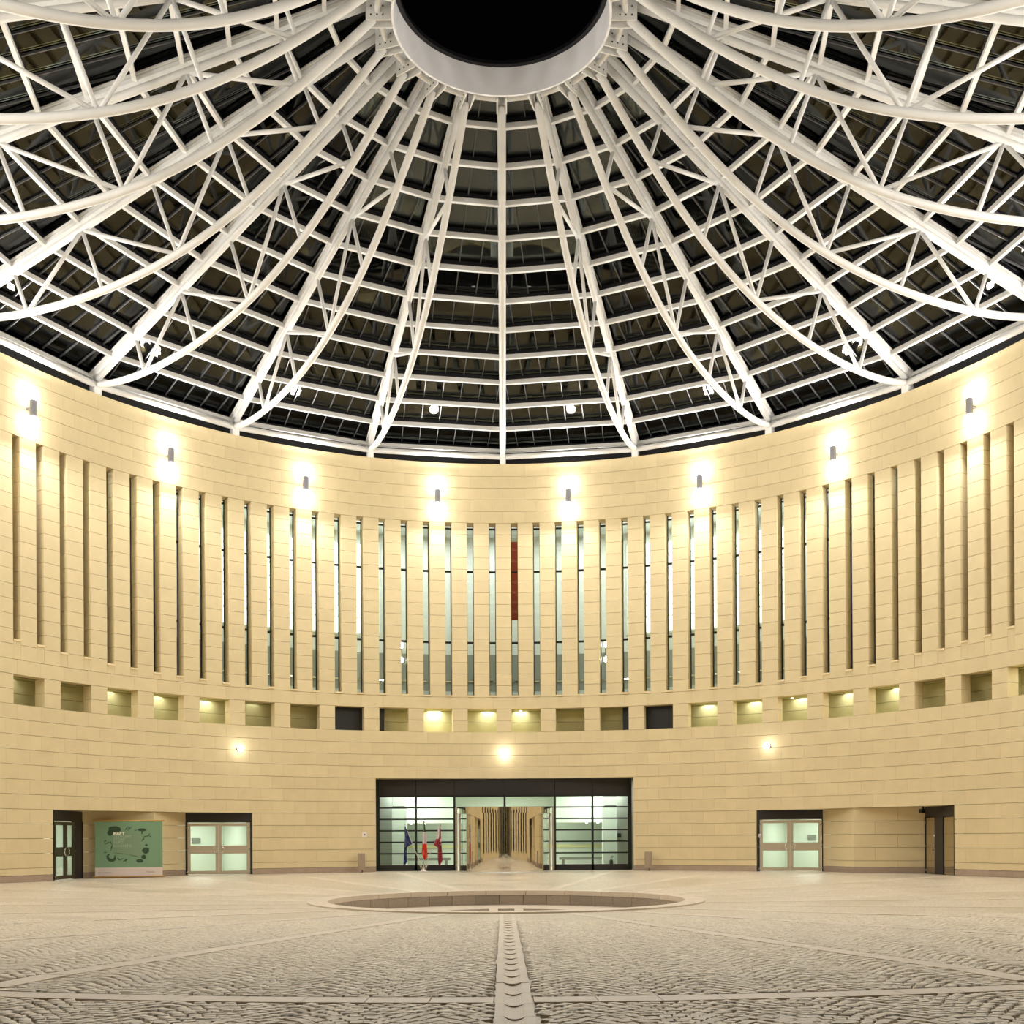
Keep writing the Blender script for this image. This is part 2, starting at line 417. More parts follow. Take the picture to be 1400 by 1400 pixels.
# slot zone: piers between slots
BOT = [.02, .02, .02, .02, .05, .05, .05, .04, .02, .05, .12, .10, .16, .29, .33, .40, .53, .60, .83, .89, 1.13, 1.22, 1.43, 1.5]
SLW = math.degrees(.325 / 20)
for k in range(-24, 25):
    t = 3 * k; w_ = 3 - SLW; 
    if abs(k) == 24: t = (72 - .52) * (1 if k > 0 else -1); w_ = 1.04
    p = empty('pier'); p.parent = owner(t)
    for j in range(15): stone(p, t, w_, ZS + j * CC, CC)
# shells behind the stones (the joints are recessed against them)
for nm, (wo, a, b) in walls.items():
    n_ = int((b - a) / 1.5)
    g = G(); g.arc(a, b, 20.54, 20.7, ZT + .01, 19.34, n_); g.arc(a, b, 20.54, 20.7, ZQ + .01, ZS - .01, n_)
    g.arc(a, b, 20.54, 20.7, 4.39, ZB - .005, n_)
    for p, q in free(a, b, 3.): g.arc(p, q, 20.54, 20.7, 2.73, 4.39, max(2, int((q - p) / 1.5)))
    for p, q in free(a, b, .1): g.arc(p, q, 20.54, 20.7, -.05, 2.73, max(2, int((q - p) / 1.5)))
    g.build('wall_core', MORTAR, wo)
    G().arc(a, b, 20.0, 20.7, 19.325, 19.37, n_).build('coping', STONE, wo)
# the part of the cylinder beside and behind the camera's view
wf = empty('wall_front', label='sandstone wall and passage opposite the glass entrance, mirrored in its door drum', cat='wall', kind='structure')
for s in (-1, 1):
    g = G()
    for k in range(26):
        t = s * (73.5 + 3 * k)
        for i in range(11):
            if k % 4 in (1, 2) and i < 6: continue
            g.arc(t - 1.48, t + 1.48, 20, 20.53, .508 + CC * i, .508 + CC * (i + 1) - .015, 1)
        for i in range(5): g.arc(t - 1.48, t + 1.48, 20, 20.53, ZT + CC * i, ZT + CC * (i + 1) - .015, 1)
        g.arc(t - 1.5, t + 1.5, 20, 20.53, ZQ, ZS - .015, 1); g.arc(t - 1.5, t + 1.5, 20, 20.53, 0, .5, 1)
        g.arc(t - 1.04 - 1.5 + 1.5, t + 1.04, 20, 20.53, ZS, ZT - .01, 1)
        if k % 2: g.arc(t - 1.02 - 1.5, t + 1.02 - 1.5, 20, 20.53, ZB, ZQ - .01, 1)
    for k in range(6):      # piers and dark shopfronts of the passage behind the camera
        y1 = -19.2 - 4.4 * k
        g.box(min(10.2 * s, 11 * s), max(10.2 * s, 11 * s), y1 - 2.0, y1, 0, 7.5)
    tag(g.build('stone_cladding', STONE, wf), kind='stuff')
    G().box(min(11.2 * s, 11.3 * s), max(11.2 * s, 11.3 * s), -46, -18.5, 0, 7.5).build('dark_shopfront', BLACK2, wf)
    G().arc(s * 72, s * 150, 20.54, 20.7, 0, 4, 52).build('dark_shopfront', BLACK2, wf)
    G().arc(s * 72, s * 150, 20.54, 20.7, 4, 19.34, 52).build('wall_core', MORTAR, wf)
for j in range(6): G().box(-9.5 + 3.4 * j, -7.6 + 3.4 * j, -46, -45.2, 0, 7.5).build('stone_pier', STONE, wf)
G().box(-11, 11, -46.4, -46.2, 0, 7.5).build('dark_shopfront', BLACK2, wf)

# ------------------------------------------------------------------ slot windows
TR1, TR2 = 14.33, 10.93
wi = 2
for side in (-1, 1):
    for i in range(24 if side == 1 else 24):
        t = side * (1.5 + 3 * i)
        if abs(t) > 70.6: continue
        zb = ZS + BOT[i] * CC * (1 if side < 0 else 1.04)
        o = empty('window_%d' % wi, rz=-R(t), kind='structure', cat='window',
                  label=('tall narrow slot window, %s to the %s of the wall centre line' % (ORD[i + 1], 'left' if side < 0 else 'right')) + (', red banner behind it' if (side > 0 and i == 0) else ''))
        wi += 1
        hw = .1625
        if zb > ZS + .02: G().box(-hw + .003, hw - .003, 20.002, 20.5, ZS + .01, zb).build('stone_block', STONE, o)
        G().box(-hw + .002, hw - .002, 19.965, 20.45, zb, zb + .075).build('sill', SILL, o)
        fr = G(); fr.box(-hw, -hw + .03, 20.46, 20.54, zb + .07, ZT); fr.box(hw - .03, hw, 20.46, 20.54, zb + .07, ZT)
        fr.box(-hw, hw, 20.46, 20.54, zb + .07, zb + .15); fr.box(-hw, hw, 20.46, 20.54, ZT - .2, ZT - .13)
        fr.build('frame', BLACK2, o)
        for z in (TR1, TR2): G().box(-hw, hw, 20.45, 20.54, z - .045, z + .045).build('transom', BLACK2, o)
        for z0, z1 in ((zb + .15, TR2 - .045), (TR2 + .045, TR1 - .045), (TR1 + .045, ZT - .13)):
            G().box(-hw + .02, hw - .02, 20.495, 20.51, z0, z1).build('glass_pane', GLASS_SLOT, o)
# gallery behind the slots
gal = empty('wall_gallery', label='pale gallery room seen through the slot windows', cat='gallery', kind='structure')
G().arc(-60, 60, 24.2, 24.4, 10.97, 17.2, 40).build('back_wall', GALW, gal)
G().arc(-60, 60, 24.15, 24.4, 9.1, 10.97, 40).build('dado', GALD, gal)
G().arc(-60, 60, 20.7, 24.4, 7.9, 8.1, 40).build('gallery_floor', GALW, gal)
G().arc(-60, 60, 20.7, 24.4, 17.0, 17.2, 40).build('gallery_ceiling', GALW, gal)
G().arc(-60, 60, 24.1, 24.16, 9.55, 9.62, 40).build('handrail', CHROME, gal)
G().arc(-60, 60, 24.2, 24.4, 8.1, 9.1, 40).build('back_wall', GALW, gal)
for s in (-1, 1): G().box(-.1, .1, 20.7, 24.3, 8, 17.1).build('end_wall', GALW, gal, rz=-R(60 * s))
for s in (-1, 1):
    bw = empty('light_wall', rz=-R(25.5 * s), cat='light wall', label='bright white backlit wall behind the slots %s of centre' % ('left' if s < 0 else 'right'))
    zs = [16.25, 15.1, 14.1, 13.35, 12.85, 12.4, 11.75, 11.5]
    zs = [(11.9, 12.62), (12.72, 13.2), (13.28, 13.78), (13.86, 14.35), (14.45, 15.0), (15.1, 15.7), (15.8, 16.35)]
    for j, (a, b) in enumerate(zs):
        G().arc(-10.3, 10.3, 24.05, 24.12, a, b, 12).build('backlit_panel', BACKLIT, bw)
    G().arc(-10.5, 10.5, 24.12, 24.19, 11.8, 16.45, 12).build('panel_frame', GALW, bw)
for t in range(-54, 55, 9):
    x, y, z = pol(t, 22.3, 16.85); light('gallery_light', 'AREA', (x, y, z), P_GALLERY, gal, (.98, 1, 1), 1.2)
rb = G().box(-.33, .33, 21.6, 21.64, 12.25, 16.1).build('red_banner', REDB, None, rz=-R(1.55)); tag(rb, 'dark red banner hanging behind the slot just right of centre', 'banner')
for s in (-1, 1):
    o = empty('gallery_sconce', pol(13.6 * s, 20.9, 0), -R(13.6 * s), cat='lamp', label='two-way white lamp glowing in a slot %s of the entrance axis' % ('left' if s < 0 else 'right'))
    G().box(-.05, .05, -.05, .05, 10.25, 10.65).build('lamp_body', FIXT, o)
    for z in (10.1, 10.8): G().lathe([(.02, z - .13), (.1, z - .09), (.14, z), (.1, z + .09), (.02, z + .13)], 16).build('lamp_globe', LAMPS, o, smooth=True)

# loggia behind the square openings
lg = empty('wall_loggia', label='shallow stone loggia behind the row of square openings', cat='loggia', kind='structure')
for k in range(-12, 12):
    t = 6 * k + 3
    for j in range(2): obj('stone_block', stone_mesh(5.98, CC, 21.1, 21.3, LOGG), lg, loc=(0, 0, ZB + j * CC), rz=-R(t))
G().arc(-72, 72, 20.54, 21.3, ZB - .12, ZB - .01, 48).build('loggia_floor', LOGG, lg)
G().arc(-72, 72, 20.54, 21.3, ZQ + .01, ZQ + .1, 48).build('loggia_ceiling', LOGG, lg)
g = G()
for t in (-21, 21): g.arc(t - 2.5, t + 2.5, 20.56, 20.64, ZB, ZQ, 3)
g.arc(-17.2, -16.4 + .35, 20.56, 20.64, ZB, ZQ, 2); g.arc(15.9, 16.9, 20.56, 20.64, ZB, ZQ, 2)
g.build('unlit_depth_panel', BLACK2, lg)  # black panels paint in the unlit depth behind these openings
def plight(t, p): light('loggia_light', 'AREA', pol(t, 20.84, ZQ - .02), p * 1.3, lg, (.98, 1, .9), .6)
for t, p in ((-9.3, 22), (-2.2, 10), (2.2, 10), (-51, 5), (-45, 6), (-39, 8), (-63, 2), (27, 8), (33, 8), (39, 8), (45, 7), (51, 8), (69, 10), (-33, 2)): plight(t, p)
for t in (2.2, 38.):
    G().lathe([(.04, ZQ - .03), (.05, ZQ - .01)], 10, c=pol(t, 20.8)[:2]).build('downlight', DOWNL, lg)

# ------------------------------------------------------------------ entrance portal: window_1
YF = 20.15
ent = empty('window_1', (0, YF, 0), cat='window', kind='structure', label='wide black framed glass entrance front with horizontal glazing bars')
XV = [-6.02, -4.24, -2.4, 0, 2.4, 4.2, 6.02]; ZH = [.28, .824, 1.37, 1.918, 2.465, 3.01, 3.555]
G().box(-6.05, 6.05, .06, .12, 3.55, 4.38).build('header_light_stop', BLACK2, ent)  # added backing, stops lobby light showing between the header panels
for x0, x1 in zip(XV[:-1], XV[1:]): G().box(x0 + .01, x1 - .01, -.04, .06, 3.6, 4.37).build('header_panel', BLACK, ent)
for x in (XV[0], XV[-1]): G().box(x - .13, x + .05, -.08, .1, 0, 4.37).build('frame_post', BLACK2, ent)
for x in XV[1:-1]:
    G().box(x - .05, x + .05, -.06, .08, 3.02 if x == 0 else 0, 3.6).build('mullion', BLACK2, ent)
for s in (-1, 1):
    a, b = (XV[0], XV[2]) if s < 0 else (XV[4], XV[6])
    for z in ZH[1:]: G().box(a, b, -.055, .07, z - .035, z + .035).build('transom', BLACK2, ent)
    G().box(a, b, -.06, .08, 0, .28).build('bottom_panel', BLACK, ent)
for z in ZH[5:]: G().box(XV[2], XV[4], -.05, .07, z - .035, z + .035).build('transom', BLACK2, ent)
for x0, x1 in ((XV[0], XV[1]), (XV[1], XV[2]), (XV[4], XV[5]), (XV[5], XV[6])):
    for z0, z1 in zip(ZH[:-1], ZH[1:]): G().box(x0 + .05, x1 - .05, 0, .015, z0 + .035, z1 - .035).build('glass_pane', GLASS_DOOR, ent)
for x0, x1 in ((XV[2], XV[3]), (XV[3], XV[4])): G().box(x0 + .05, x1 - .05, 0, .015, ZH[5] + .035, ZH[6] - .035).build('glass_pane', GLASS_DOOR, ent)
so = G().arc(-17.5, 17.5, 20.54, 21.4, 4.38, 4.5, 16).build('soffit', STONE, walls['wall_back'][0])
for s in (-1, 1):
    for j in range(8):
        z0 = .508 + CC * (j - 1) if j else .24
        z1 = .508 + CC * j
        x = 6.14 * s; G().box(min(x, x + .2 * s), max(x, x + .2 * s), 19.56, 20.14, z0 + .008, z1 - .008).build('stone_block', STONE, walls['wall_back'][0])
    x = 6.14 * s; G().box(min(x, x + .2 * s), max(x, x + .2 * s), 19.56, 20.14, 0, .24).build('plinth_block', PLINTH, walls['wall_back'][0])
# lobby
COVE_GLOW = mat('painted_cove_glow', (222, 220, 168), .5)  # yellow of the counter top stands in for recessed cove lighting
lob = empty('wall_lobby', cat='lobby', kind='structure', label='pale green lit lobby room behind the glass entrance')
G().box(-7.6, 7.6, 20.25, 31, -.1, -.005).build('lobby_floor', LOBF, lob)
G().box(-7.6, 7.6, 20.72, 31, 4.3, 4.4).build('lobby_ceiling', LOBW, lob)
G().box(-7.6, 7.6, 30.9, 31.1, 0, 4.3).build('back_wall', LOBW, lob)
for s in (-1, 1): G().box(min(7.5 * s, 7.65 * s), max(7.5 * s, 7.65 * s), 20.75, 31, 0, 4.3).build('side_wall', LOBG, lob)
for s in (-1, 1):
    G().box(min(5.5 * s, 6.3 * s), max(5.5 * s, 6.3 * s), 21.3, 21.5, 0, 4.29).build('side_return', LOBG, lob)
    c = empty('column', (5.3 * s, 22.9, 0), cat='column', kind='structure', label='square pale lobby column behind the %s glass bay' % ('left' if s < 0 else 'right'))
    G().box(-.37, .37, -.4, .4, 0, 4.3).build('shaft', LOBW, c)
    G().box(-.3, .3, -.43, -.4, 3.1, 3.17).build('vent', GALD, c)
# interior alcove: lower ceiling panels, counter whose yellow top paints the lit cove
for s in (-1, 1):
    g = G().prism([(s * x, y) for x, y in ((2.6, 25), (6.6, 25), (6.6, 28.5), (3.8, 28.5))][::s], 2.35, 4.3); g.build('bulkhead', LOBW, lob)
    b = empty('bench', (4.4 * s, 24, 0), cat='bench', label='long low dark bench in the lobby, %s of the drum' % ('left' if s < 0 else 'right'))
    G().box(-1.6, 1.6, -.25, .25, .42, .55).build('seat', GALD, b)
    for x in (-1.4, 1.4): G().box(x - .06, x + .06, -.2, .2, 0, .42).build('leg', GALD, b)
    cn = empty('counter', (4.6 * s, 29.6, 0), cat='counter', label='pale reception counter at the rear, cove glow painted on its top, %s side' % ('left' if s < 0 else 'right'))
    G().box(-2.2, 2.2, -.3, .3, 0, 1.0).build('body', LOBW, cn); G().box(-2.3, 2.3, -.35, .35, 1.0, 1.17).build('top', COVE_GLOW, cn)
for x in (-5, 0, 5):
    light('lobby_light', 'AREA', (x, 20.9, 4.2), P_LOBBY * .45, lob, (1, 1, .96), .8, rot=(R(35), 0, 0))  # added fill lights without fixtures, brighten the column fronts
    for y in (23.6, 27.5): light('lobby_light', 'AREA', (x, y, 4.25), P_LOBBY, lob, (.97, 1, .93), 1.6)
for x in (-4.9, -4.2, 4.3, 4.9): G().lathe([(.05, 2.70), (.06, 2.75)], 10, c=(x, 25.2)).build('downlight', DOWNL, lob, loc=(0, 0, -.41))
G().box(5.5, 5.68, 21.25, 21.3, 1.55, 1.75).build('notice', BLACK, lob)
fe = empty('fire_extinguisher', (5.3, 22.3, 0), cat='extinguisher', label='small dark fire extinguisher standing behind the right glass bay')
G().lathe([(.08, 0), (.09, .03), (.09, .38), (.04, .46)], 14).build('cylinder_body', BLACK2, fe, smooth=True)
G().tube([(0, 0, .46), (0, 0, .54), (.07, 0, .62), (.1, 0, .58)], .02, 8).build('hose', BLACK2, fe)

# mirrored revolving door drum
dr = empty('revolving_door', (0, YF, 0), cat='door', label='mirror polished curved door drum bulging from the entrance front')
def darc(a0, a1, r0, r1, z0, z1, n, name, m, smooth=False):
    g = G().arc(180 + a0, 180 + a1, r0, r1, z0, z1, n); return g.build(name, m, dr, smooth=smooth)
darc(-88, 88, 2.22, 2.3, 2.70, 2.975, 48, 'canopy_band', MIRROR, True)
darc(-88, 88, .1, 2.22, 2.93, 2.96, 24, 'canopy_roof', BLACK)
darc(-88, 88, .1, 2.22, 2.70, 2.73, 24, 'canopy_soffit', BLACK)
darc(-53, -.04, 2.16, 2.2, -.01, 2.7, 30, 'curved_leaf', MIRROR, True)
darc(.04, 53, 2.16, 2.2, -.01, 2.7, 30, 'curved_leaf', MIRROR, True)
for s in (-1, 1):
    a, b = sorted((s * 54, s * 84))
    for z0, z1 in ((.28, .82), (.86, 1.36), (1.4, 1.9), (1.94, 2.44), (2.48, 2.68)): darc(a, b, 2.1, 2.115, z0, z1, 6, 'side_glass', GLASS_DOOR)
    for z in (.84, 1.38, 1.92, 2.46): darc(a, b, 2.08, 2.13, z - .025, z + .025, 6, 'side_bar', BLACK2)
    darc(a, b, 2.07, 2.14, .01, .27, 6, 'side_base', BLACK)
    G().box(2.14 * s - .04, 2.14 * s + .04, -.12, .1, 0, 2.7).build('post', SATIN, dr)
    G().tube([pol(180 + 53.4 * s, 2.19, .02), pol(180 + 53.4 * s, 2.19, 2.7)], .035, 8).build('edge_post', SATIN, dr)
    G().box(2.31 * s - .05, 2.31 * s + .05, -.14, -.06, 0, 3.0).build('post', SATIN, dr)

# ------------------------------------------------------------------ side portals with doors
def leaf(parent, x0, x1, hinge_left, fm=SATIN, gm=GLASS_DOOR, low=FROST):
    lf = G(); st = .13
    zz = [.02, .17, .92, 1.28, 2.14, 2.27]
    lf.box(x0, x0 + st, -.03, .03, .02, 2.27); lf.box(x1 - st, x1, -.03, .03, .02, 2.27)
    for a, b in ((0, 1), (2, 3), (4, 5)): lf.box(x0 + st, x1 - st, -.03, .03, zz[a], zz[b])
    o = lf.build('door_leaf', fm, parent)
    G().box(x0 + st, x1 - st, -.005, .005, .17, .92).build('lower_glass', gm, o)
    G().box(x0 + st, x1 - st, -.005, .005, 1.28, 2.14).build('upper_glass', gm, o)
    hx = x1 if hinge_left else x0; s = -1 if hinge_left else 1
    pts = [(hx + s * (.05 + .17 * math.sin(math.pi * t / 10)), -.07, 1.1 + .16 * math.cos(math.pi * t / 10)) for t in range(11)]
    pts = [(pts[0][0], -.02, pts[0][2])] + pts + [(pts[-1][0], -.02, pts[-1][2])]
    G().tube(pts, .02, 8).build('handle', CHROME, o, smooth=True)
    jx = x0 if hinge_left else x1
    for z in (.13, 1.12, 2.08): G().beam((jx - .05, -.045, z - .03), (jx + .03, -.045, z + .03), .03, .03, (0, 1, 0)).build('hinge', CHROME, o)
    return o
dn = 1
PORT = []
for s, side in ((-1, 'left'), (1, 'right')):
    P1, Q1, Vv, Q2, P2 = pol(59.95 * s, 20.06)[:2], pol(53.5 * s, 21.5)[:2], pol(47 * s, 20.03)[:2], pol(41.2 * s, 21.3)[:2], pol(34.2 * s, 20.06)[:2]
    wo = walls['wall_' + side][0]
    # stone wedge between the two doors
    def wallrun(A, B, nseg):
        A = Vector(A); B = Vector(B); d = (B - A); L_ = d.length; d.normalize(); nrm = Vector((-d.y, d.x))
        if nrm.dot(Vector((A.x, A.y))) < 0: nrm = -nrm
        def blk(u0, u1, z0, z1, m, name):
            p = [A + d * u0, A + d * u1, A + d * u1 + nrm * .25, A + d * u0 + nrm * .25]
            ar = sum(p[i].x * p[(i + 1) % 4].y - p[(i + 1) % 4].x * p[i].y for i in range(4))
            if ar < 0: p = p[::-1]
            G().prism([(q.x, q.y) for q in p], z0, z1).build(name, m, wo)
        for j in range(-1, 4):
            z0, z1 = (.24, .508) if j < 0 else (.508 + CC * j, .508 + CC * (j + 1))
            cuts = [0, L_ * (.62 if j % 2 else .3), L_] if nseg > 1 else [0, L_]
            for u0, u1 in zip(cuts[:-1], cuts[1:]): blk(u0 + .003, u1 - .003, z0 + .007, z1 - .007, STONE, 'stone_block')
        blk(0, L_, 0, .235, PLINTH, 'plinth_block')
    wallrun(Vv, Q1, 2); wallrun(Vv, Q2, 1)
    cpt = pol(47 * s, 20.33)[:2]; q1 = pol(52.6 * s, 21.62)[:2]; q2 = pol(42. * s, 21.45)[:2]; far = pol(47 * s, 21.9)[:2]
    pg = [cpt, q1, far, q2]; ar = sum(pg[i][0] * pg[(i + 1) % 4][1] - pg[(i + 1) % 4][0] * pg[i][1] for i in range(4))
    G().prism(pg if ar > 0 else pg[::-1], 0, 2.72).build('wedge_core', MORTAR, wo)  # wedge body, added behind the stones to stop foyer light leaking through joints
    G().arc(min(34.1 * s, 60.05 * s), max(34.1 * s, 60.05 * s), 20.54, 25.6, 2.725, 2.85, 20).build('soffit', STONE, wo)
    for A, B, style in ((P1, Q1, 'outer'), (Q2, P2, 'inner')):
        if s > 0: A, B = B, A        # keep A on the photo-left end
        A = Vector(A); B = Vector(B); d = B - A; L_ = d.length
        lab = {('left', 'outer'): 'double glass door at the far left of the left portal, seen edge-on', ('left', 'inner'): 'steel framed double glass door right of the green poster',
               ('right', 'inner'): 'steel framed double glass door nearest the entrance on the right', ('right', 'outer'): 'dark door with a broad black post at the far right'}[(side, style)]
        o = empty('door_%d' % dn, (A.x, A.y, 0), math.atan2(d.y, d.x), kind='structure', cat='door', label=lab); dn += 1
        G().box(0, L_, 0, .1, 2.30, 2.715).build('header_panel', BLACK, o)
        for x in (0, L_): G().box(x - .05 if x else 0, x if x else .1, -.02, .1, 0, 2.3).build('door_frame', BLACK2, o)
        if side == 'left' and style == 'outer':
            G().box(L_ * .70, L_, 0, .1, 0, 2.3).build('side_panel', BLACK, o)
            leaf(o, .1, L_ * .4, True, fm=BRONZE); leaf(o, L_ * .4, L_ * .70, False, fm=BRONZE)
        elif side == 'right' and style == 'outer':
            lf = G().box(.08, L_ * .36, .0, .03, .02, 2.27).build('door_leaf', DARKGL, o)
            G().tube([(L_ * .30, -.08, .95 + .03 * t) if 0 < t < 10 else (L_ * .30, 0, .95 + .03 * t) for t in range(11)], .018, 8).build('handle', CHROME, lf)
            G().lathe([(.05, 0), (.05, .02)], 12).build('lock', SIGNW, lf, loc=(L_ * .355, -.02, 1.55), rot=(R(90), 0, 0))
            G().box(L_ * .36, L_ * .64, -.03, .1, 0, 2.3).build('post', BLACK, o)
            G().box(L_ * .66, L_ * .98, .0, .03, .02, 2.27).build('door_leaf', DARKGL, o)
            for z in (.13, 1.12, 2.08): G().box(.06, .12, -.04, -.005, z - .03, z + .03).build('hinge', CHROME, o)
        else:
            leaf(o, .09, L_ / 2 - .004, True); leaf(o, L_ / 2 + .004, L_ - .07, False)
    # lit room behind
    rm = empty('wall_foyer_' + side, kind='structure', cat='room', label='small pale green lit foyer behind the %s portal doors' % side)
    a, b = sorted((33.2 * s, 61 * s))
    G().arc(a, b, 24.6, 24.8, 0, 2.72, 20).build('back_wall', LOBW, rm)
    G().arc(a, b, 21.2, 24.8, -.1, -.004, 20).build('foyer_floor', LOBF, rm)
    for t in (33.2 * s, 61.5 * s, 47 * s): G().box(-.05, .05, 20.75 if abs(t) != 47 else 20.35, 24.7, 0, 2.72).build('side_wall', LOBW, rm, rz=-R(t))
    for t in ((37.5, 42) if s > 0 else (37.5, 42, 57, 53.5)):
        x, y, z = pol(t * s, 22.9, 2.66); light('foyer_light', 'AREA', (x, y, z), P_PORTAL, rm, (.96, 1, .94), .8)
    for t in (36.5, 40.): G().box(-.2, .2, 24.5, 24.58, 1.4, 1.62).build('notice', GALD, rm, rz=-R(t * s))

# ------------------------------------------------------------------ poster in front of the left portal wedge
A = Vector((-16.72, 12.62)); B = Vector((-14.16, 13.22)); d = B - A; L_ = d.length
po = empty('poster_banner', (A.x, A.y, 0), math.atan2(d.y, d.x), cat='poster', label='green exhibition poster with white base strip, in the left portal')
GREEN = mat('poster_green', (122, 158, 126), .6); DGREEN = mat('poster_dark_green', (48, 74, 50), .6); GREEN2 = mat('poster_mid_green', (126, 152, 124), .6)
PWHITE = mat('poster_white', (222, 208, 202), .6); WOOD = mat('bamboo_pole', (190, 150, 84), .6); TXT = mat('poster_lettering', (240, 246, 232), .6); TXT2 = mat('poster_faint_lettering', (172, 194, 166), .6); GREYT = mat('poster_grey_print', (150, 146, 146), .6)
H0, H1, H2 = .08, .42, 2.3
G().box(0, L_, 0, .03, H1, H2).build('printed_sheet', GREEN, po); G().box(0, L_, 0, .03, H0, H1).build('base_strip', PWHITE, po)
for z in (H0 - .03, H2 + .04): G().tube([(-.08, .02, z), (L_ / 2, .02, z), (L_ + .08, .02, z)], .035, 10, sq=(0, 0, 1)).build('pole', WOOD, po)
def pp(u, v): return (L_ * (u - 150) / (1250 - 150), H2 - (v - 155) / (1110 - 155) * (H2 - H0))
def flatpoly(pts, name, m, dpt=.004, par=po):
    q = [pp(*p) for p in pts]; V = [(x, -dpt, z) for x, z in q] + [(x, .001, z) for x, z in q]; n = len(q)
    me = bm_mesh(name, V, [tuple(range(n)), tuple(range(2 * n - 1, n - 1, -1))] + [(i, n + i, n + (i + 1) % n, (i + 1) % n) for i in range(n)], m); return obj(name, me, par)
def blob(cx, cy, rx, ry, m=DGREEN, n=14, jit=.12, dpt=.004):
    flatpoly([(cx + rx * math.cos(6.283 * i / n) * (1 + random.uniform(-jit, jit)), cy + ry * math.sin(6.283 * i / n) * (1 + random.uniform(-jit, jit))) for i in range(n)], 'printed_motif', m, dpt)
for a in ((470, 290, 105, 62), (400, 350, 50, 55), (920, 300, 75, 26), (975, 665, 60, 55), (940, 780, 45, 40), (875, 850, 58, 34), (410, 790, 78, 72), (985, 572, 22, 18)): blob(*a)
blob(418, 765, 48, 42, GREEN, dpt=.006)
for a, b, w_ in (((640, 310), (690, 240), 9), ((680, 310), (750, 240), 9), ((700, 300), (700, 230), 8), ((780, 320), (870, 290), 6), ((910, 380), (925, 300), 12), ((910, 500), (960, 430), 12), ((930, 430), (1020, 400), 10), ((1000, 430), (1050, 350), 9), ((1020, 400), (1080, 430), 8),
                 ((300, 520), (340, 470), 9), ((310, 545), (400, 510), 11), ((395, 500), (430, 560), 10), ((430, 560), (405, 670), 11), ((290, 690), (350, 700), 8), ((510, 790), (560, 850), 9), ((545, 830), (620, 800), 9), ((600, 860), (690, 810), 10), ((640, 800), (660, 870), 9), ((440, 700), (760, 745), 5), ((700, 740), (900, 790), 6)):
    dx, dy = b[0] - a[0], b[1] - a[1]; l = math.hypot(dx, dy); nx, ny = -dy / l * w_, dx / l * w_
    flatpoly([(a[0] - nx * .4, a[1] - ny * .4), ((a[0] + b[0]) / 2 - nx, (a[1] + b[1]) / 2 - ny), b, ((a[0] + b[0]) / 2 + nx, (a[1] + b[1]) / 2 + ny), (a[0] + nx * .4, a[1] + ny * .4)], 'printed_motif', DGREEN)
flatpoly([(445, 335), (890, 335), (905, 775), (440, 690)], 'centre_square', GREEN2, .008)
def text(body, u, v, size, m, name='lettering', par=po, dpt=-.012, loc=None, rot=None, bold=0.):
    c = bpy.data.curves.new(name, 'FONT'); c.body = body; c.size = size; c.extrude = .001; c.offset = bold; c.materials.append(m)
    x, z = pp(u, v); t_ = bpy.data.objects.new('text', c); me_ = bpy.data.meshes.new_from_object(t_); bpy.data.objects.remove(t_)
    o = bpy.data.objects.new(name, me_); COL.objects.link(o); o.parent = par
    o.location = loc if loc else (x, dpt, z); o.rotation_euler = rot if rot else (R(90), 0, 0); return o
text('MART', 448, 388, .165, TXT, bold=.006)
for k_, t_ in enumerate(('CONCEPT', 'STORE', 'EXPO')): text(t_, 450, 440 + 52 * k_, .15, TXT2)
text('ROVERETO', 450, 603, .14, TXT2)
text('dal 12 ottobre', 205, 1060, .085, GREYT)
text('Trento', 985, 1058, .11, GREYT)

# small things on the right portal
cm = empty('security_camera', pol(54.6, 20.75, 2.72), -R(54.6), cat='camera', label='small black security camera hanging beside the far right door')
G().box(-.03, .03, -.03, .03, -.1, 0).build('bracket', BLACK2, cm); G().box(-.06, .06, -.2, .06, -.26, -.1).build('housing', BLACK2, cm)
ic = empty('intercom', pol(34.6, 20.3, 1.5), -R(34.6), cat='intercom', label='small white intercom box beside the right double door')
G().box(-.05, .05, -.35, -.31, 0, .16).build('body', SIGNW, ic); G().box(-.02, .02, -.36, -.35, .05, .09).build('button', GREYMET, ic)
sg = empty('sign_plate', pol(-19.1, 20, 1.62), -R(-19.1), cat='sign', label='small white square sign plate on the wall left of the entrance')
G().box(-.12, .12, -.02, 0, 0, .24).build('plate', SIGNW, sg); G().lathe([(.04, 0), (.04, .004)], 12).build('pictogram', GREYMET, sg, loc=(0, -.02, .12), rot=(R(90), 0, 0))

# bins
for s, x, lab in ((-1, -6.62, 'round grey stone litter bin left of the glass entrance'), (1, 6.62, 'round grey stone litter bin right of the glass entrance')):
    b = empty('litter_bin', (x, 18.35, 0), cat='bin', label=lab, group='litter bins flanking the entrance')
    G().lathe([(.165, .12), (.17, .14), (.17, .86), (.15, .88), (.12, .88), (.11, .84), (.01, .84)], 24).build('drum', BIN, b, smooth=True)
    G().tube([(0.03, 0, 0), (0.03, 0, .13)], .035, 10).build('post', GREYMET, b); G().lathe([(.08, 0), (.08, .012)], 16).build('foot', GREYMET, b)

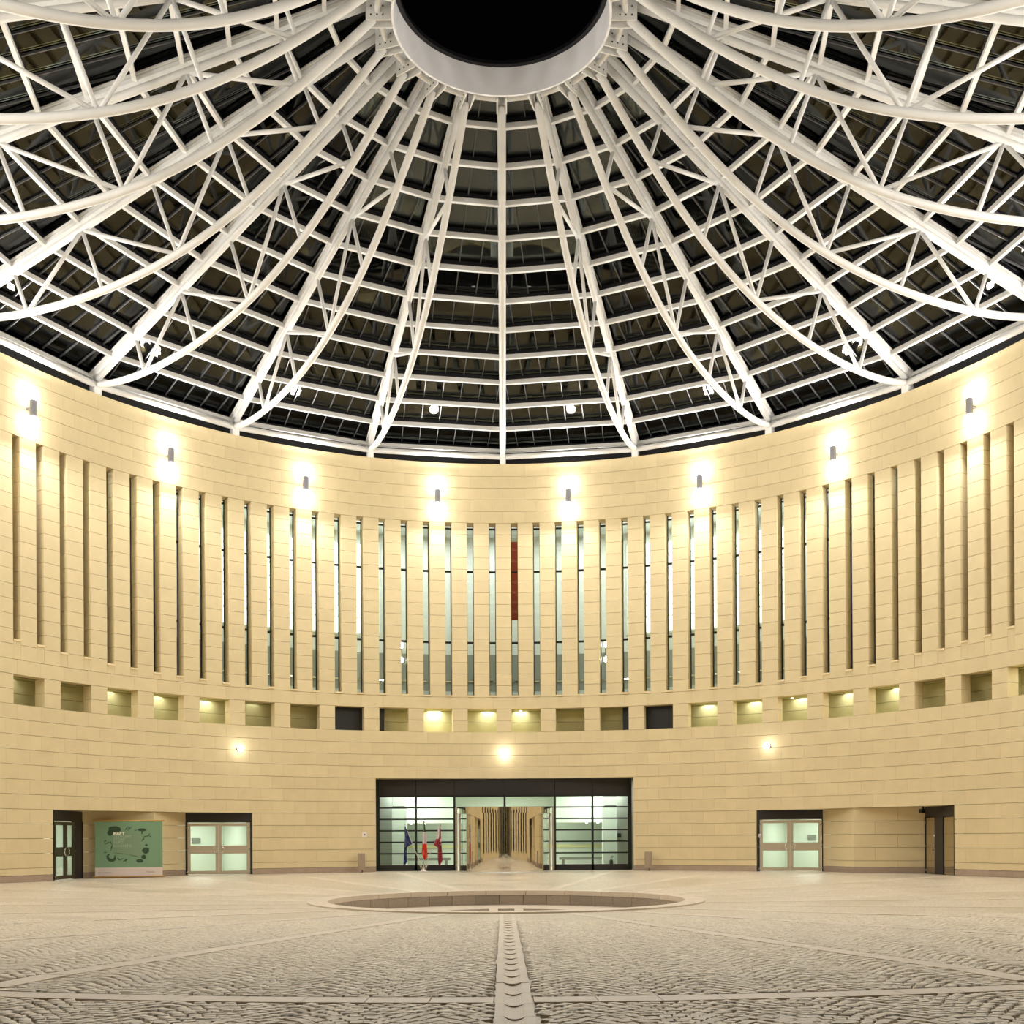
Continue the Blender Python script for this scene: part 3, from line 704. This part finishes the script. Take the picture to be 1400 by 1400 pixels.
# flags
st = empty('flag_stand', (-3.8, 18.9, 0), cat='flag stand', label='low white flag stand at the foot of the left glass bay')
G().lathe([(.16, 0), (.16, .03), (.06, .06), (.05, .14)], 20).build('foot', SIGNW, st, smooth=True)
for x in (-.16, 0, .16): G().tube([(x * .5, 0, .05), (x * 1.5, 0, .5)], .018, 8).build('socket', CHROME, st)
BLUE = mat('flag_blue', (52, 62, 112), .75); YEL = mat('flag_yellow', (222, 206, 90), .7); FG = mat('flag_green', (44, 80, 56), .75); FW = mat('flag_white', (226, 214, 218), .75); FR = mat('flag_red', (206, 56, 32), .75); FD = mat('flag_dark_red', (150, 48, 60), .75); FK = mat('flag_black', (30, 26, 26), .7)
# rows given as (v, uleft, uright) measured over the stand, 17.5 units per pixel; 1 px = .0342 m
def U(u, v): return ((u - 655) / 17.5 * .0342, .06 + (1320 - v) / 17.5 * .0342)
def flag(name, label, rows, mats, pick, pole, fold=.05, extra=()):
    o = empty(name, (-3.8, 18.9, 0), cat='flag', label=label, group='flags in the stand by the entrance')
    G().tube([(0.03 * pole[0] / abs(pole[0] or 1) if pole[0] else 0, 0, .1), (pole[0], 0, pole[1])], .012, 8).build('pole', SATIN, o)
    G().lathe([(.005, 0), (.022, .02), (.018, .05), (.003, .08)], 10).build('finial', CHROME, o, loc=(pole[0], 0, pole[1]))
    V = []; F = []; fm = []; NC = 12; rows2 = []
    for (v0, a0, b0), (v1, a1, b1) in zip(rows[:-1], rows[1:]):
        m_ = max(2, int((v1 - v0) / 25))
        for i in range(m_): t = i / m_; rows2.append((v0 + (v1 - v0) * t, a0 + (a1 - a0) * t, b0 + (b1 - b0) * t))
    rows2.append(rows[-1])
    for j, (v, a, b) in enumerate(rows2):
        for i in range(NC + 1):
            t = i / NC; x, z = U(a + (b - a) * t, v)
            V.append((x, -.03 + fold * math.sin(t * 9 + j * .12) * min(1, (b - a) / 60), z))
    for j in range(len(rows2) - 1):
        for i in range(NC):
            F.append((j * (NC + 1) + i, (j + 1) * (NC + 1) + i, (j + 1) * (NC + 1) + i + 1, j * (NC + 1) + i + 1))
            fm.append(pick(rows2[j][0], (i + .5) / NC))
    me = bm_mesh('cloth', V, F, None, True, mats, fm); c = obj('cloth', me, o)
    md = c.modifiers.new('thickness', 'SOLIDIFY'); md.thickness = .008
    for (u, v, r_, m_) in extra:
        x, z = U(u, v); G().lathe([(r_, 0), (r_, .006)], 5).build('emblem', m_, c, loc=(x, -.03 - fold - .012, z), rot=(R(90), 0, 0))
    return o
flag('flag', 'dark blue flag with yellow stars hanging limp on the left pole', [(265, 215, 228), (400, 212, 272), (560, 210, 330), (690, 200, 385), (720, 200, 330), (770, 198, 265), (900, 190, 265), (1000, 185, 268), (1120, 180, 268), (1190, 180, 215)],
     [BLUE, BLUE], lambda v, t: 0, (-.86, 2.17), extra=[(240, 860, .022, FW), (290, 640, .014, YEL), (330, 690, .014, YEL), (250, 960, .014, YEL), (235, 740, .014, YEL)])
flag('flag', 'green white and red tricolour flag hanging on the upright pole', [(150, 670, 682), (250, 664, 694), (370, 655, 705), (400, 640, 715), (520, 640, 730), (660, 632, 735), (800, 620, 745), (920, 615, 752), (1000, 640, 755), (1075, 680, 690)],
     [FG, FW, FR], lambda v, t: 0 if v < 395 else (1 if v < 670 + 30 * (t - .5) else 2), (.02, 2.33))
flag('flag', 'white and dark red city flag hanging on the right pole', [(235, 1038, 1050), (340, 1005, 1065), (480, 985, 1072), (570, 960, 1076), (640, 915, 1082), (700, 890, 1086), (740, 930, 1090), (780, 1000, 1095), (950, 995, 1105), (1080, 1000, 1112), (1150, 1012, 1075), (1210, 1020, 1048)],
     [FW, FD], lambda v, t: (1 if t > .62 else 0) if v < 560 else (1 if (v > 620 or t < .75) else 0), (.8, 2.12), extra=[(1062, 750, .035, FK), (1058, 705, .02, FW), (1075, 800, .02, FK)])

# ------------------------------------------------------------------ sconces
def sconce(t, lab, seen):
    o = empty('wall_sconce', pol(t, 20, 0), -R(t), cat='lamp', label=lab, group='two-way wall sconces above the slots')
    G().box(-.06, .06, -.2, 0, 17.66, 17.74).build('bracket', FIXT, o)
    G().lathe([(.09, 17.34), (.13, 17.38), (.13, 17.98), (.09, 18.02)], 20, c=(0, -.3)).build('lamp_body', FIXT, o, smooth=True)
    for z, q in ((17.17, 1), (18.19, -1)):
        G().lathe([(.03, z - .22), (.17, z - .16), (.235, z), (.17, z + .16), (.03, z + .22)], 20, c=(0, -.3)).build('lamp_globe', LAMP, o, smooth=True)
    light('sconce_beam', 'AREA', (0, -.66, 17.0), P_SCONCE_DOWN, o, C_WHITE, .3, rot=(R(-50), 0, 0))
    light('sconce_beam', 'AREA', (0, -.66, 18.36), P_SCONCE_UP, o, C_WHITE, .3, rot=(R(-132), 0, 0))
    light('sconce_glow', 'POINT', (0, -.5, 16.9), P_GLOW, o, C_WHITE, .05)
    light('sconce_glow', 'POINT', (0, -.5, 18.46), P_GLOW, o, C_WHITE, .05)
for k in range(10):
    for s in (-1, 1):
        t = s * (9 + 18 * k)
        if abs(t) > 150: continue
        sd = 'left' if s < 0 else 'right'
        sconce(t, 'two-way cylinder sconce above the slots, %s %s of the centre' % (ORD[k + 1], sd), True)
for i, t in enumerate((0, -35.9, 35.8, -72, 72, -108, 108)):
    nm = ['centre lamp straight above the glass entrance', 'lamp left of the entrance, above the left portal doors', 'lamp right of the entrance, above the right portal doors', 'lamp beyond the left portal', 'lamp beyond the right portal', 'lamp on the near left wall', 'lamp on the near right wall'][i]
    o = empty('wall_lamp', pol(t, 20, 5.55), -R(t), cat='lamp', label='round glowing wall ' + nm, group='round wall lamps below the square openings')
    G().lathe([(.1, 0), (.12, .05), (.08, .1)], 18).build('base', FIXT, o, rot=(R(90), 0, 0))
    rr_ = .2 if i == 0 else .15
    G().lathe([(.02, -rr_), (rr_ * .75, -rr_ * .66), (rr_, 0), (rr_ * .75, rr_ * .66), (.02, rr_)], 18).build('lamp_globe', LAMPL, o, smooth=True, loc=(0, -.25, 0))
    light('lamp_light', 'POINT', (0, -.75, 0), P_LOW * (1.4 if i == 0 else 1), o, C_WHITE, .15)

# ------------------------------------------------------------------ roof trusses
RJ = [5.18 + 1.38 * j for j in range(12)]
def zc(r): return 25.73 - .3688 * (r - 5.18)
LC = np.array([(20.1, 19.78), (19.0, 19.56), (17.8, 19.48), (16.9, 19.47), (15.85, 19.52), (14.04, 19.73), (12.6, 19.97), (11.2, 20.42), (10.65, 20.65), (9.88, 20.95), (8.9, 21.45), (7.9, 22.1), (7.07, 22.62), (6.0, 23.45), (5.19, 24.15), (4.5, 24.85), (3.72, 25.5)])
pf = np.polyfit(LC[:, 0], LC[:, 1], 5)
def zl(r): return float(np.polyval(pf, r))
nx, nz = -.3688 / math.hypot(1, .3688), -1 / math.hypot(1, .3688)
OFF = .3
def ptop(j): r = RJ[j]; return (r + nx * OFF, zc(r) + nz * OFF)
def plow(j):
    r0, z0 = RJ[j], zc(RJ[j]); t = 0.
    for _ in range(60):
        if z0 + nz * t <= zl(r0 + nx * t): break
        t += .06
    return (r0 + nx * t, zl(r0 + nx * t))
tm = {}
g = G().tube([(0, r, zl(r)) for r in np.linspace(20.12, 3.75, 34)], .125, 12); tm['lower_chord'] = (g.mesh('lower_chord', STEEL, True), 1)
g = G().tube([(0, r, zc(r) - OFF) for r in (20.1, 12., 3.75)], .115, 12); tm['upper_chord'] = (g.mesh('upper_chord', STEEL, True), 1)
raf = G().beam((0, 20.7, zc(20.7) - .03), (0, 3.5, zc(3.5) - .03), .2, .12).beam((0, 20.7, zc(20.7) + .09), (0, 3.5, zc(3.5) + .09), .3, .06).mesh('rafter', STEEL)
cap = G().beam((0, 20.7, zc(20.7) + .22), (0, 3.5, zc(3.5) + .22), .16, .16).mesh('rafter_cap', DARKMET)
struts = []
for j in (1, 3, 5, 7, 9): struts.append((ptop(j), plow(j)))
struts += [(ptop(3), plow(1)), (ptop(3), plow(5)), (ptop(7), plow(5)), (ptop(7), plow(9))]
sm = [G().tube([(0, a[0], a[1]), (0, b[0], b[1])], .068, 8).mesh('strut', STEEL, True) for a, b in struts]
shoe = G().box(-.14, .14, 19.95, 20.35, 19.36, 19.72).mesh('bearing_shoe', STEEL)
gp = G(); gp.box(-.17, -.13, 3.2, 3.95, 25.35, 26.35); gp.box(.13, .17, 3.2, 3.95, 25.35, 26.35)
gus = gp.mesh('gusset_plate', STEEL)
bl = G()
for yy_ in (3.45, 3.62, 3.8):
    for zz_ in (25.5, 25.75): 
        for xx_ in (-.185, .17): bl.box(xx_, xx_ + .015, yy_ - .02, yy_ + .02, zz_ - .02, zz_ + .02)
blm = bl.mesh('bolts', BLACK2)
boxd = {}
for k in range(20):
    a = 18 * k; aa = a if a <= 180 else a - 360; n_ = abs(aa) // 18
    lab = 'white tubular roof truss on the centre axis above the entrance' if aa == 0 else ('white tubular roof truss opposite the entrance, over the camera' if aa == 180 else
          'white fish-bellied roof truss, %s to the %s of the centre truss' % (ORD[n_], 'left' if aa < 0 else 'right'))
    o = empty('roof_truss', (0, 0, 0), -R(a), cat='truss', label=lab, group='trusses radiating from the roof ring')
    obj('lower_chord', tm['lower_chord'][0], o); obj('upper_chord', tm['upper_chord'][0], o); obj('rafter', raf, o); obj('rafter_cap', cap, o)
    for q in sm: obj('strut', q, o)
    obj('bearing_shoe', shoe, o); gq = obj('gusset_plate', gus, o); obj('bolts', blm, gq)
# oculus ring
oc = empty('roof_ring', label='white drum ring around the dark round opening at the top', cat='ring')
G().ring(3.15, 3.22, 25.42, 26.32, 96).build('drum_band', RING, oc, smooth=True)
G().ring(3.02, 3.2, 26.33, 26.45, 96).build('dark_rim', DARKMET, oc)
for k in range(20):
    a0, a1 = 18 * k, 18 * k + 18
    G().tube([pol(a0 + 1.5, 3.62, 25.62), pol(a1 - 1.5, 3.62, 25.62)], .085, 8).build('ring_beam', STEEL, oc)
    G().tube([pol(a0 + 1, 3.42, 26.1), pol(a1 - 1, 3.42, 26.1)], .07, 8).build('ring_beam', STEEL, oc)
# ------------------------------------------------------------------ glazed bays
T9 = math.tan(R(9)); C9 = math.cos(R(9))
def zy(y_): return zc(y_ / C9)
bay_parts = []
for j, r in enumerate(RJ):
    y_ = r * C9; x_ = y_ * T9 - .08; z_ = zc(r)
    if j < 11:
        g = G().box(-x_, x_, y_ - .065, y_ + .065, z_ - .09, z_ + .03).box(-x_, x_, y_ - .045, y_ + .045, z_ + .03, z_ + .10); bay_parts.append(('purlin', g.mesh('purlin', STEEL), 1))
        bay_parts.append(('glazing_rail', G().box(-x_, x_, y_ - .035, y_ + .035, z_ + .10, z_ + .27).mesh('glazing_rail', DARKMET), 1))
    else:
        bay_parts.append(('purlin', G().box(-x_, x_, y_ - .1, y_ + .1, z_ - .1, z_ - .02).box(-x_, x_, y_ - .06, y_ + .1, z_ - .02, z_ + .06).mesh('purlin', STEEL), 1))
bay_parts.append(('eaves_tube', G().tube([(-20.05 * C9 * T9, 20.05 * C9, 19.72), (0, 20.05 * C9 + .0, 19.72), (20.05 * C9 * T9, 20.05 * C9, 19.72)], .125, 12).mesh('eaves_tube', STEEL, True), 1))
fx = 20.62
bay_parts.append(('eaves_board', G().box(-fx * C9 * T9, fx * C9 * T9, fx * C9, fx * C9 + .05, 19.3, 20.4).mesh('eaves_board', DARKMET), 1))
ys = [3.45 * C9] + [r * C9 for r in RJ]; PW = .82; GO = .29
sheet = G()
for j in range(len(ys) - 1):
    y0, y1 = ys[j] + (.015 if j else 0), ys[j + 1] - .015
    lim0, lim1 = y0 * T9 - .12, y1 * T9 - .12
    for m in range(-5, 5):
        a, b = m * PW + .02, (m + 1) * PW - .02
        a0, b0 = max(a, -lim0), min(b, lim0); a1, b1 = max(a, -lim1), min(b, lim1)
        if b1 - a1 < .05: continue
        if b0 <= a0: a0 = b0 = min(max((a if a > 0 else b), -lim0), lim0)
        V = []
        for dz in (0, .03):
            V += [(a0, y0, zy(y0) + GO + dz), (b0, y0, zy(y0) + GO + dz), (b1, y1, zy(y1) + GO + dz), (a1, y1, zy(y1) + GO + dz)]
        Fq = [(0, 3, 2, 1), (4, 5, 6, 7), (0, 1, 5, 4), (1, 2, 6, 5), (2, 3, 7, 6), (3, 0, 4, 7)]
        bay_parts.append(('glass_pane', bm_mesh('glass_pane', V, Fq, GLASS_ROOF), 2)); sheet.add(V, Fq)
    for m in range(-4, 5):
        x_ = m * PW
        if abs(x_) > lim1 - .1: continue
        ya = max(y0, (abs(x_) + .12) / T9)
        bay_parts.append(('glazing_bar', G().beam((x_, ya, zy(ya) + GO - .05), (x_, y1 + .05, zy(y1 + .05) + GO - .05), .028, .07).mesh('glazing_bar', GREYMET), 2))
sheet_m = sheet.mesh('glass_panes', GLASS_ROOF)
for k in range(20):
    a = 18 * k + 9; aa = a if a <= 180 else a - 360; n_ = (abs(aa) - 9) // 18 + 1; seen = abs(aa) < 130
    o = empty('roof_bay', (0, 0, 0), -R(a), cat='roof glazing', label='wedge of dark roof glazing, %s bay to the %s of the centre truss' % (ORD[n_], 'left' if aa < 0 else 'right'),
              group='glazed wedges between the roof trusses')
    for nm, me_, lv in bay_parts:
        if lv == 2 and not seen: continue
        obj(nm, me_, o)
    if not seen: tag(obj('glass_panes', sheet_m, o), kind='stuff')
